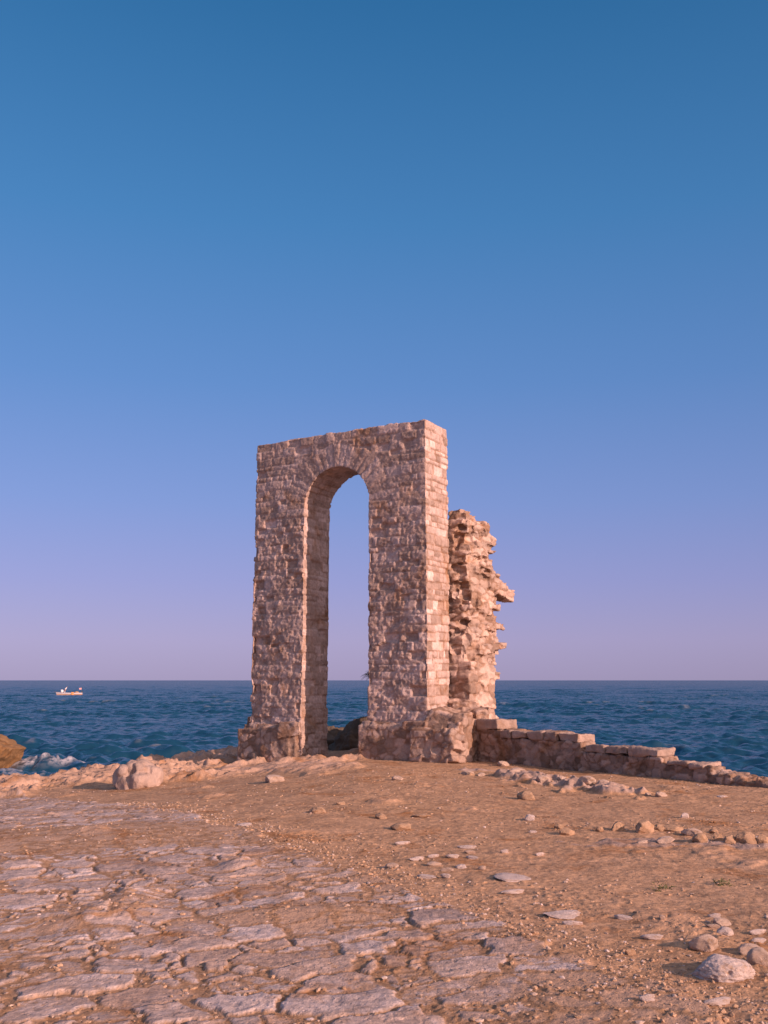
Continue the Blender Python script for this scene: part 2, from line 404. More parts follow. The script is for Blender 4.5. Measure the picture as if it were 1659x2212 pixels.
keep = (z[fx] > -5.0) | (co[fx, 1] < 0)
roadf = (rd[fx] > 0) & keep; ledgef = (~roadf) & keep & ((rock[fx] > .5) | (sd[fx] < .2)); dirtf = keep & ~roadf & ~ledgef
cols = {'tint': col}
for nm, mk, mt in (('ground', dirtf, M_GROUND), ('paved_road', roadf, M_PAVE), ('rocky_shore', ledgef, M_GROUND)):
    o = submesh(nm, co, fc, mk, mt, None, cols, nr); tag(o, kind='structure')

# ------------------------------------------------------------------ masonry
EX = np.array([.859, -.512]); EX /= np.linalg.norm(EX); NX = np.array([-EX[1], EX[0]])
A0 = np.array([1.162, 19.024]); RZ = math.atan2(EX[1], EX[0])
def loc2w(u, v): p = A0-u*EX+v*NX; return float(p[0]), float(p[1])
def world_of(P): return A0[0]+P[:, 0]*EX[0]+P[:, 1]*NX[0], A0[1]+P[:, 0]*EX[1]+P[:, 1]*NX[1]
AC = (2.69, 5.40, .87)    # arch centre u, z and radius
def cellpos(x, Ls, seed, k):
    t = x/Ls+hsh(k, s=seed)*7
    i = np.floor(t).astype(np.int64)
    def bnd(j): return j+(hsh(j, k, s=seed+1)-.5)*.55
    b0 = bnd(i); lo = np.where(t < b0, bnd(i-1), b0); idx = np.where(t < b0, i-1, i)
    b1 = bnd(i+1); over = t > b1; lo = np.where(over, b1, lo); idx = np.where(over, i+1, idx)
    hi = bnd(idx+1)
    return idx, np.minimum(t-lo, hi-t)*Ls, hi*0+(hi-lo)*Ls
def masonry(P, Nn, seed=0, hmin=.10, hmax=.22, lmin=.15, lmax=.40, ring=False, rough=1.0, tone=1.0):
    x, y, z = P.T
    zz = z+.018*vn(x*.9, y*.9, s=seed+300)+.012*vn(x*2.5, y*2.5, z*2, s=seed+301)
    xx = x+.014*vn(z*5, y*3, x*3, s=seed+302); yy = y+.014*vn(z*5, x*3, s=seed+303)
    hs = hmin+(hmax-hmin)*hsh(np.arange(80), s=seed+310); zb = -1.0+np.concatenate([[0], np.cumsum(hs)])
    k = np.clip(np.searchsorted(zb, zz)-1, 0, 79); dz = np.minimum(zz-zb[k], zb[k+1]-zz)
    Lk = lmin+(lmax-lmin)*hsh(k, s=seed+311)
    ix, dx, _ = cellpos(xx, Lk, seed+320, k); iy, dy, _ = cellpos(yy, Lk*1.05, seed+330, k)
    ax, ay, az = np.abs(Nn).T
    big = 9.0
    dx = dx+np.where(ax > .75, big, 0); dy = dy+np.where(ay > .75, big, 0); dz = dz+np.where(az > .75, big, 0)
    d = np.minimum(np.minimum(dx, dy), dz)
    h1 = hsh(ix*7+iy*131, k, s=seed+340); h2 = hsh(ix*7+iy*131, k, s=seed+341); h3 = hsh(ix*7+iy*131, k, s=seed+342)
    inring = np.zeros(x.shape, bool)
    if ring:
        du = -x-AC[0]; dzz = z-AC[1]; r = np.hypot(du, dzz); th = np.arctan2(dzz, du)
        rw = .46+.10*hsh(np.floor(th*9).astype(int), s=seed+350)
        inring = (dzz > -.12) & (r < AC[2]+rw)
        nv = 21; t = th/math.pi*nv; i = np.floor(t+.15*vn(r*4, th*2, s=seed+353)); fr = t-i
        dth = np.minimum(fr % 1, 1-fr % 1)*math.pi/nv*r
        iy2, dy2, _ = cellpos(y, np.full(y.shape, .36), seed+351, i.astype(np.int64))
        dy2 = dy2+np.where(ay > .75, big, 0)
        dr = np.where(r-AC[2] < .12, big, AC[2]+rw-r)
        d = np.where(inring, np.minimum(np.minimum(dth, dy2), dr), d)
        h1 = np.where(inring, hsh(i*13+iy2*7, s=seed+352)*.5+.3, h1); h2 = np.where(inring, hsh(i*13+iy2*7, s=seed+354), h2); h3 = np.where(inring, hsh(i*13+iy2*7, s=seed+355), h3)
    return d, h1, h2, h3, inring
def dress(P, Nn, seed=0, er=None, joint=.016, jd=.018, amp=1.0, **kw):
    """displacement along the normal and colour for coursed masonry; er = erosion 0..1"""
    d, h1, h2, h3, ring = masonry(P, Nn, seed, **kw)
    x, y, z = P.T
    if er is None: er = np.zeros(len(P))
    n1 = fbm(x*3, y*3, z*3, o=3, s=seed+400); n2 = fbm(x*9, y*9, z*12, o=4, s=seed+410, g=.6); n3 = fbm(x*24, y*24, z*30, o=2, s=seed+420)
    fill = ss(-.2, .35, n1+.5*vn(x*1.4, y*1.4, z*1.4, s=seed+430))          # where the joints still hold mortar
    dd = d+.010*n2
    block = ss(.004, joint, dd)
    prot = (h1-.5)*.026
    prot = np.where(h1 < .13, prot-.03*(.4+er), prot)
    pil = -.006*(1-ss(0, .035, dd))+((h2-.5)*P[:, 0]*0+(h3-.5)*.02*vn(x*3, y*3, z*3, s=seed+450))
    lost = ss(.1, .55, fbm(x*4.3, y*4.3, z*4.3, o=3, s=seed+440))*er         # surface spalled away
    disp = block*(prot+pil)-(1-block)*jd*(1-.75*fill)
    disp += n2*(.004+.012*er)+n3*(.005+.012*er)-lost*.024+n1*.006-er*.026*ss(.25, .7, fbm(x*13, y*13, z*13, o=2, s=seed+445))
    mort = (1-block)*ss(-.5, .6, n1+.6*vn(x*1.2, y*1.2, z*1.2, s=seed+431))
    ca = np.array([.385, .27, .225]); cb = np.array([.50, .38, .35]); cc = np.array([.27, .19, .155]); cm = np.array([.46, .325, .275])
    c = ca+(cb-ca)*h2[:, None]; c = np.where((h3 < .22)[:, None], c*.45+cc*.55, c); c = np.where((h3 > .9)[:, None], c*1.15, c)
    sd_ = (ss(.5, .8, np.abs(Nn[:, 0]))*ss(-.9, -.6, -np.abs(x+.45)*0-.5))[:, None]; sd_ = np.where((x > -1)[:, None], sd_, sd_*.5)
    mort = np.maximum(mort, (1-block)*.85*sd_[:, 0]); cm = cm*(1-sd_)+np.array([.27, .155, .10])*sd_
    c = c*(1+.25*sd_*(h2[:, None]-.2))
    m2 = np.clip(mort+.55*ss(.1, .6, n1)*er, 0, 1)[:, None]
    c = c*(1-m2)+cm*m2
    c = c*(1+.22*n2+.24*n3)[:, None]
    return disp*amp, np.clip(c, .02, .85), ring

arch = empty('stone_gateway', (A0[0], A0[1], 0), RZ)
tag(arch, 'tall freestanding stone gateway with one round arched opening', 'archway')
# body as a prism: local x = -u, y = v
U0, U1, V0, V1, ZT = .44, 4.93, .18, 1.21, 7.03
OU0, OU1 = 1.825, 3.56
bm = bmesh.new()
prof = [(-U0-.0, -.45), (-OU0-.02, -.45), (-OU0, 5.1)]
for i in range(1, 16):
    a = math.pi*(i/16); prof.append((-(AC[0]-AC[2]*math.cos(a)), 5.1+(AC[1]-5.1)+AC[2]*math.sin(a)))
prof += [(-OU1, 5.1), (-OU1, 2.4), (-OU1+.03, -.45), (-U1-.05, -.45), (-U1-.01, 1.5), (-U1, 3.9), (-U1, ZT), (-U0-.02, ZT+.0), (-U0-.0, 3.5)]
f = [bm.verts.new((px_, V0, z_)) for px_, z_ in prof]; g = [bm.verts.new((px_, V1, z_)) for px_, z_ in prof]
bm.faces.new(f); bm.faces.new(g[::-1])
for i in range(len(prof)): bm.faces.new([f[i], g[i], g[(i+1) % len(prof)], f[(i+1) % len(prof)]])
bmesh.ops.triangulate(bm, faces=bm.faces)
co, fc = remesh(bm, .023)
nr = vnormals(co, fc)
x, y, z = co.T
front = ss(.5, .9, -nr[:, 1])
er = np.clip(.35+.65*ss(5.6, 3.8, z+.5*vn(x*1.1, y, z*.8, s=500)), 0, 1)*(.35+.65*front)
er = np.where((nr[:, 0] > .6) & (x > -1), er*.35, er)
disp, col, ring = dress(co, nr, 11, er=er, ring=True)
# whole-wall unevenness, ragged edges at the left and the foot
disp += .02*fbm(x*.8, y*.8, z*.8, o=2, s=510)*(z < 6.6)
edge = ss(.12, .0, np.minimum(np.abs(x+U1), np.abs(x+U0)))*ss(6.0, 4.5, z)
disp -= edge*(.008+.018*vn(z*6, x*2, s=520))*.8
jag = ss(.25, 0, np.abs(x+U1))*ss(2.6, 1.2, z); disp += jag*.035*vn(z*5, y*4, s=521)
fr_low = ss(1.9, .9, z)*front; disp += fr_low*(.02+.02*fbm(x*4, z*4, y, o=3, s=522))
topm = ss(.02, .0, ZT-z); co[:, 2] += topm*(.018*vn(x*4, y*4, s=523)+.012*vn(x*13, y*9, s=524))
co = co+nr*disp[:, None]
# swollen rear corner of the right pier, seen through the opening
nr = vnormals(co, fc); mz = z[fc[:, 0]]; mx_ = x[fc[:, 0]]; rg = ring[fc[:, 0]]
cols = {'tint': col}
submesh('arch_ring', co, fc, rg, M_MASON, arch, cols, nr)
submesh('pier', co, fc, (~rg) & (mz < 5.3) & (mx_ > -AC[0]), M_MASON, arch, cols, nr)
submesh('pier', co, fc, (~rg) & (mz < 5.3) & (mx_ <= -AC[0]), M_MASON, arch, cols, nr)
submesh('upper_wall', co, fc, (~rg) & (mz >= 5.3), M_MASON, arch, cols, nr)

def rubble_dress(P, Nn, cell=(.26, .26, .17), seed=0, prot=.05, rough=.03, dark=0.0, joint=.12):
    x, y, z = P.T
    wx = x+.06*vn(x*4, y*4, z*4, s=seed+600)+.03*vn(x*12, y*12, z*12, s=seed+602); wz = z+.05*vn(x*4, y*4, z*4, s=seed+601)+.02*vn(x*12, y*12, z*12, s=seed+603)
    d1, d2, idh = vor3((wx/cell[0], y/cell[1], wz/cell[2]), seed+610)
    e = d2-d1
    b = ss(.02, joint*2, e)
    n1 = fbm(x*3.5, y*3.5, z*3.5, o=3, s=seed+620); n2 = fbm(x*10, y*10, z*12, o=4, s=seed+630, g=.6)
    disp = b*((idh-.45)*prot)-(1-b)*prot*.5+n1*rough+n2*rough*.7
    ca = np.array([.35, .25, .205]); cb = np.array([.47, .365, .325]); cm = np.array([.26, .165, .12])
    h2 = (idh*7.13) % 1; c = ca+(cb-ca)*h2[:, None]; c = np.where((h2 < .2)[:, None], c*.8, c)
    k_ = (1-b)*ss(-.5, .3, n1+.4*vn(x*2, y*2, z*2, s=seed+640)); c = c*(1-k_[:, None])+cm*k_[:, None]; c = c*(.78+.45*((idh*3.7) % 1))[:, None]; c = c*(1+.12*n2+.06*n1)[:, None]*(1-dark)
    return disp, np.clip(c, .02, .85), idh

def solid(name, bm, vox, dressf, mat, parent):
    co, fc = remesh(bm, vox); nr = vnormals(co, fc)
    disp, col = dressf(co, nr)[:2]
    co = co+nr*disp[:, None]; nr2 = vnormals(co, fc)
    return mesh_np(name, co, fc, mat, parent, True, {'tint': col}, nr2)

# plinths (local frame of the gateway)
def plinth_dress(seed, warm):
    def f(P, Nn):
        d, c, _ = rubble_dress(P, Nn, (.22, .24, .15), seed, .022, .026)
        d2, c2, _ = rubble_dress(P, Nn, (.6, .6, .6), seed+5, .05, .05)
        k = ss(.2, .9, Nn[:, 0])*.6+.4
        return (d*.6+d2*.7*k), c*np.array(warm)
    return f
bm = bmesh.new()
bbox_bm(bm, (-2.0, .05, -.5), (-.05, 1.5, .70), jit=.015)
bbox_bm(bm, (-.75, -.03, -.5), (.10, .55, .66), jit=.04); bbox_bm(bm, (-.25, .2, -.4), (.26, 1.3, .72), jit=.05)
bbox_bm(bm, (-.30, -.02, .38), (.12, .6, .66), rot=(.1, 0, .3), jit=.05)
bbox_bm(bm, (-.95, .02, .60), (-.42, .4, .80), jit=.02)
bbox_bm(bm, (-.45, .1, .62), (.28, .7, .81), jit=.03); bbox_bm(bm, (-.40, .26, .76), (.30, .70, .96), rot=(0, .02, .0), jit=.02)
bbox_bm(bm, (-1.99, .1, .60), (-1.0, .5, .76), jit=.02); bbox_bm(bm, (-.5, .15, .66), (.24, 1.15, .96), rot=(0, .28, .1), jit=.05)
for i in range(26):
    cx_, cz_ = random.uniform(-.5, .18), random.uniform(0, .6)
    s_ = random.uniform(.06, .15); bbox_bm(bm, (cx_-s_, -.03-s_*.2, cz_-s_*.6), (cx_+s_, .3, cz_+s_*.6), rot=(random.uniform(-.4, .4),)*3, jit=.03)
solid('plinth', bm, .022, plinth_dress(21, (.93, .86, .80)), M_MASON, arch)
bm = bmesh.new()
bbox_bm(bm, (-5.16, .04, -.6), (-4.0, 1.5, .52), jit=.02); bbox_bm(bm, (-4.5, .0, -.6), (-3.72, 1.35, .60), jit=.03)
bbox_bm(bm, (-4.25, .02, -.6), (-3.66, .5, .63), rot=(0, -.04, .12), jit=.05); bbox_bm(bm, (-5.05, .1, .42), (-3.6, .6, .66), rot=(0, .0, 0), jit=.03)
bbox_bm(bm, (-3.9, .12, -.4), (-3.50, .42, .60), rot=(0, -.10, .25), jit=.04); bbox_bm(bm, (-5.06, .25, .5), (-4.5, 1.3, .80), jit=.03)
bbox_bm(bm, (-4.02, -.02, .42), (-3.52, .35, .70), rot=(.1, .0, .2), jit=.05)
solid('plinth', bm, .022, plinth_dress(31, (.93, .86, .80)), M_MASON, arch)

# ruined pier behind the gateway (its own thing)
tower = empty('ruined_pier', (*loc2w(-.1, 1.9), .6), RZ)
tag(tower, 'jagged ruined pier of eroded rubble standing close behind the gateway', 'ruined pier')
tw = np.array(loc2w(-.1, 1.9))
def side_v(px, py, u):     # photo measurement -> v,z on the plane u=const
    a = (px-CX)/F_U; b = -(py-CY)/F_U; r = np.array([a, math.cos(PIT)-b*math.sin(PIT), math.sin(PIT)+b*math.cos(PIT)])
    P0 = A0-u*EX; t = (P0@EX)/(r[:2]@EX); p = r*t
    return float((p[:2]-A0)@NX), float(p[2]+HC)
UT = .02
sil = [(1046, 1139), (1046, 1158), (1069, 1168), (1064, 1184), (1068, 1192), (1058, 1205), (1063, 1228), (1075, 1243), (1086, 1256), (1107, 1277), (1100, 1290), (1080, 1292), (1079, 1308), (1073, 1335), (1086, 1350), (1080, 1362), (1076, 1375), (1091, 1395), (1087, 1405), (1079, 1427), (1070, 1430), (1070, 1450), (1077, 1457), (1068, 1467), (1069, 1553)]
sv = sorted([side_v(a, b, UT)[::-1] for a, b in sil])
SZ = np.array([a for a, b in sv]); SV = np.array([b for a, b in sv])
bm = bmesh.new()
rnd = random.Random(5)
zc = -.2
def lb(lo, hi, rot=None, jit=.02):
    # gateway frame -> pier frame (origin at u -.1, v 1.9, z .6)
    bbox_bm(bm, (lo[0]-.1, lo[1]-1.9, lo[2]-.6), (hi[0]-.1, hi[1]-1.9, hi[2]-.6), rot, jit)
while zc < 4.95:
    h = rnd.uniform(.12, .22); vr = float(np.interp(zc+h/2, SZ, SV)) if zc > .75 else 2.75
    vl = 1.30
    low = zc < 1.9
    xr = -UT+(.0 if low else 0)
    n = 4
    for i in range(n):
        a = vl+(vr-vl)*i/n; b2 = vl+(vr-vl)*(i+1)/n
        pr = rnd.uniform(-.10, .07) if not low else rnd.uniform(-.02, .03)
        if i == 0: pr -= rnd.uniform(.12, .42) if not low else 0
        lb((-1.0, a-.03, zc), (xr+pr, b2+.02, zc+h+.01), jit=.018, rot=(rnd.uniform(-.05, .05), rnd.uniform(-.06, .06), rnd.uniform(-.12, .12)))
    # left (front facing) side, chewed core
    for i in range(4):
        a = -1.0+.22*i
        lb((a, vl+rnd.uniform(-.02, .22), zc), (a+.26, vl+.9, zc+h+.01), jit=.03, rot=(rnd.uniform(-.1, .1), rnd.uniform(-.15, .15), rnd.uniform(-.2, .2)))
    zc += h
# crest stones and long bond stones sticking out
v_, z_ = side_v(1107, 1277, UT); lb((-.45, v_-.95, z_-.20), (.04, v_-.02, z_+.08), rot=(-.10, 0, 0), jit=.02); lb((-.4, v_-.95, z_+.0), (-.02, v_-.30, z_+.24), rot=(-.25, 0, 0), jit=.03)
for (a, b, hh) in ((1069, 1172, .09), (1068, 1193, .05), (1086, 1352, .07), (1091, 1396, .07), (1077, 1457, .08), (1064, 1226, .06), (1075, 1246, .05)):
    v_, z_ = side_v(a, b, UT); lb((-.5, v_-.7, z_-hh*1.3), (.03, v_+.0, z_+hh*.8), rot=(rnd.uniform(-.05, .05), 0, rnd.uniform(-.1, .1)), jit=.02)
for lo, hi in (((-.62, 1.48, 5.02), (-.17, 1.95, 5.22)), ((-.50, 1.5, 5.17), (-.27, 1.9, 5.28)), ((-.56, 1.5, 4.88), (-.24, 1.9, 5.05)), ((-1.0, 1.4, 4.72), (-.14, 2.1, 4.92)), ((-.36, 1.75, 4.82), (-.03, 2.35, 5.00)), ((-.30, 2.02, 4.78), (.0, 2.42, 5.06)), ((-.95, 1.35, 4.5), (-.35, 2.0, 4.78))):
    lb(lo, hi, rot=(rnd.uniform(-.06, .06), rnd.uniform(-.08, .08), rnd.uniform(-.2, .2)), jit=.03)
def tower_dress(P, Nn):
    x, y, z = P.T
    d, c, h = rubble_dress(P, Nn, (.40, .40, .15), 41, .045, .022)
    left = ss(.25, -.35, y+.15*vn(z*2, x*2, s=77))
    cav = ss(.15, .7, fbm(x*3.2, y*3.2, z*4.5, o=3, s=78))
    d = d-cav*(.04+.09*left)+.012*fbm(x*16, y*16, z*16, o=2, s=80)
    low = ss(1.35, 1.0, z+.3*vn(y*2, x, s=79)); d = d*(1-.35*low)
    return d, c*np.array([1.1, 1.04, .98])
solid('rubble_body', bm, .024, tower_dress, M_MASON, tower)
# fallen rubble between the pier and the gateway foot
bm = bmesh.new()
for i in range(16):
    s_ = rnd.uniform(.1, .22); a = rnd.uniform(-.35, .25); b = rnd.uniform(.95, 1.6); zz_ = .75+.65*max(0, 1-abs(b-1.35)*1.6)*rnd.random()
    lb((a-s_, b-s_, .4), (a+s_, b+s_, zz_), rot=(rnd.uniform(-.3, .3), rnd.uniform(-.3, .3), rnd.random()), jit=.05)
solid('rubble_foot', bm, .024, tower_dress, M_MASON, tower)

# low wall
B0 = np.array([1.47, 20.08]); WX = np.array([.643, -.7659]); WZR = math.atan2(WX[1], WX[0])
lw = empty('low_wall', (B0[0], B0[1], 0), WZR); tag(lw, 'low ruined rubble wall stepping down from the gateway towards the right', 'wall')
steps = [(-.55, 1.22, .64), (1.2, 3.16, .50), (3.1, 4.85, .33), (4.8, 5.75, .24), (5.7, 6.1, .12), (6.0, 7.0, .06), (6.9, 9.5, .03)]
bm = bmesh.new()
for i, (a, b, t) in enumerate(steps):
    bbox_bm(bm, (a, 0, -.5), (b+.05, .5, t), jit=.012)
    if t < .2:
        for k in range(7):
            xx_ = random.uniform(a, b); s_ = random.uniform(.08, .16); bbox_bm(bm, (xx_-s_, random.uniform(.0, .1), -.3), (xx_+s_, .5, t+random.uniform(-.03, .05)), rot=(0, 0, random.uniform(-.3, .3)), jit=.04)
def low_dress(P, Nn):
    d, c, _ = rubble_dress(P, Nn, (.19, .21, .115), 51, .026, .024, joint=.09)
    return d, c*np.array([.74, .68, .62])*(.8+.5*_[:, None])
solid('wall_body', bm, .024, low_dress, M_MASON, lw)
def cap_dress(sd_):
    def f(P, Nn):
        x, y, z = P.T
        n = fbm(x*6, y*6, z*6, o=4, s=sd_)*.026+fbm(x*2, y*2, z*2, o=2, s=sd_+3)*.03+fbm(x*18, y*18, z*18, o=2, s=sd_+4)*.01
        c = np.array([.35, .25, .205])*((1+.2*vn(x*8, y*8, z*8, s=sd_+5))*(.8+.35*((sd_*.377) % 1)))[:, None]*np.ones((len(P), 1))
        return n, c
    return f
caps = [(-.42, .12, .67, .81), (.13, .60, .66, .82), (.61, 1.22, .64, .83), (1.22, 1.55, .49, .66), (1.56, 1.95, .49, .66), (1.97, 2.38, .50, .66), (2.39, 2.68, .49, .66), (2.69, 3.15, .48, .66),
        (3.30, 3.75, .32, .47), (3.78, 4.22, .33, .48), (4.24, 4.86, .33, .475), (5.0, 5.4, .22, .295), (5.42, 5.72, .2, .29)]
for i, (a, b, z0, z1) in enumerate(caps):
    bm = bmesh.new(); j = random.uniform(-.02, .015)
    bbox_bm(bm, (a+.012, -.015+j, z0), (b-.012, .5+j, z1-.015), rot=(random.uniform(-.03, .03), random.uniform(-.03, .03), random.uniform(-.04, .04)), jit=.02)
    solid('coping_stone', bm, .022, cap_dress(900+i*7), M_MASON, lw)

# ------------------------------------------------------------------ rocks
def rock_mesh(name, seed, sub=4, chops=9, rough=.10, flat=1.0, base=(.46, .34, .27), pit=0.0):
    r = np.random.default_rng(seed)
    bm = bmesh.new(); bmesh.ops.create_icosphere(bm, subdivisions=sub, radius=1); bm.verts.ensure_lookup_table()
    P = np.array([v.co[:] for v in bm.verts])
    for i in range(chops):
        n = r.normal(size=3); n /= np.linalg.norm(n); d = r.uniform(.55, .85)
        P -= np.maximum(0, P@n-d)[:, None]*n*.92
    x, y, z = P.T
    dirn = P/np.linalg.norm(P, axis=1, keepdims=True)
    d = fbm(x*1.6+seed, y*1.6, z*1.6, o=5, s=seed, g=.55)*rough+fbm(x*5, y*5, z*5, o=3, s=seed+9, ridged=True)*rough*.35
    if pit: d -= pit*ss(.2, .7, fbm(x*4, y*4, z*4, o=2, s=seed+20))
    P = P+dirn*d[:, None]
    P /= np.abs(P).max(axis=0)
    F = np.array([[v.index for v in f.verts] for f in bm.faces]); bm.free()
    b = np.array(base); c = b*(1+.14*vn(x*2, y*2, z*2, s=seed+30)+.10*vn(x*7, y*7, z*7, s=seed+31))[:, None]
    me = bpy.data.meshes.new(name); me.from_pydata(P.tolist(), [], F.tolist()); me.polygons.foreach_set('use_smooth', [True]*len(F)); attr(me, 'tint', c); me.materials.append(M_ROCK)
    return me
WHITE = (.56, .45, .41); PALE = (.49, .36, .29); TAN = (.45, .29, .19)
VAR = {}
for k, base in (('w', WHITE), ('p', PALE), ('t', TAN)):
    VAR[k] = [rock_mesh('stone', 1000+i*13+ord(k)*7, 4, 7+i, .20, base=base) for i in range(5)]
    VAR[k+'f'] = [rock_mesh('stone', 3000+i*11+ord(k)*5, 4, 9, .20, base=base) for i in range(4)]
VAR['B'] = [rock_mesh('stone', 4242, 6, 5, .16, base=WHITE, pit=.13)]
used = {}
def stone(px, py, w, h, kind, label, cat='stone', group=None, dep=None, rz=None, sink=.25):
    x0, y0, z0 = ground_at(px, py, base1)
    d = math.hypot(x0, y0); m = d/2089.0
    wm = w*m; hm = h*m*(1.0 if h > 14 or 'f' not in kind else .6)
    dp = (dep if dep else .7)*wm
    if 'f' in kind:
        va = math.atan2(HC, d); hm = max(.035, h*m*.38); dp = min(1.0*wm, max(.4*wm, (h*m-hm*.8)/math.sin(va)))
    v = VAR[kind]; i = used.get(kind, random.randrange(5)); used[kind] = i+1
    o = bpy.data.objects.new('stone', v[i % len(v)]); C.objects.link(o)
    y0 += dp*.35
    if 'f' not in kind: hm = max(hm, wm*.13)
    z0 = tz(x0, y0)
    o.location = (x0, y0, z0+hm*(.5-sink)*1.0); o.scale = (wm/2, dp/2, hm/2*1.35)
    fl = .4 if 'f' in kind else 1
    o.rotation_euler = (random.uniform(-.08, .08)*fl, random.uniform(-.1, .1)*fl, random.uniform(-.5, .5) if rz is None else rz)
    tag(o, label, cat, group)
    return o
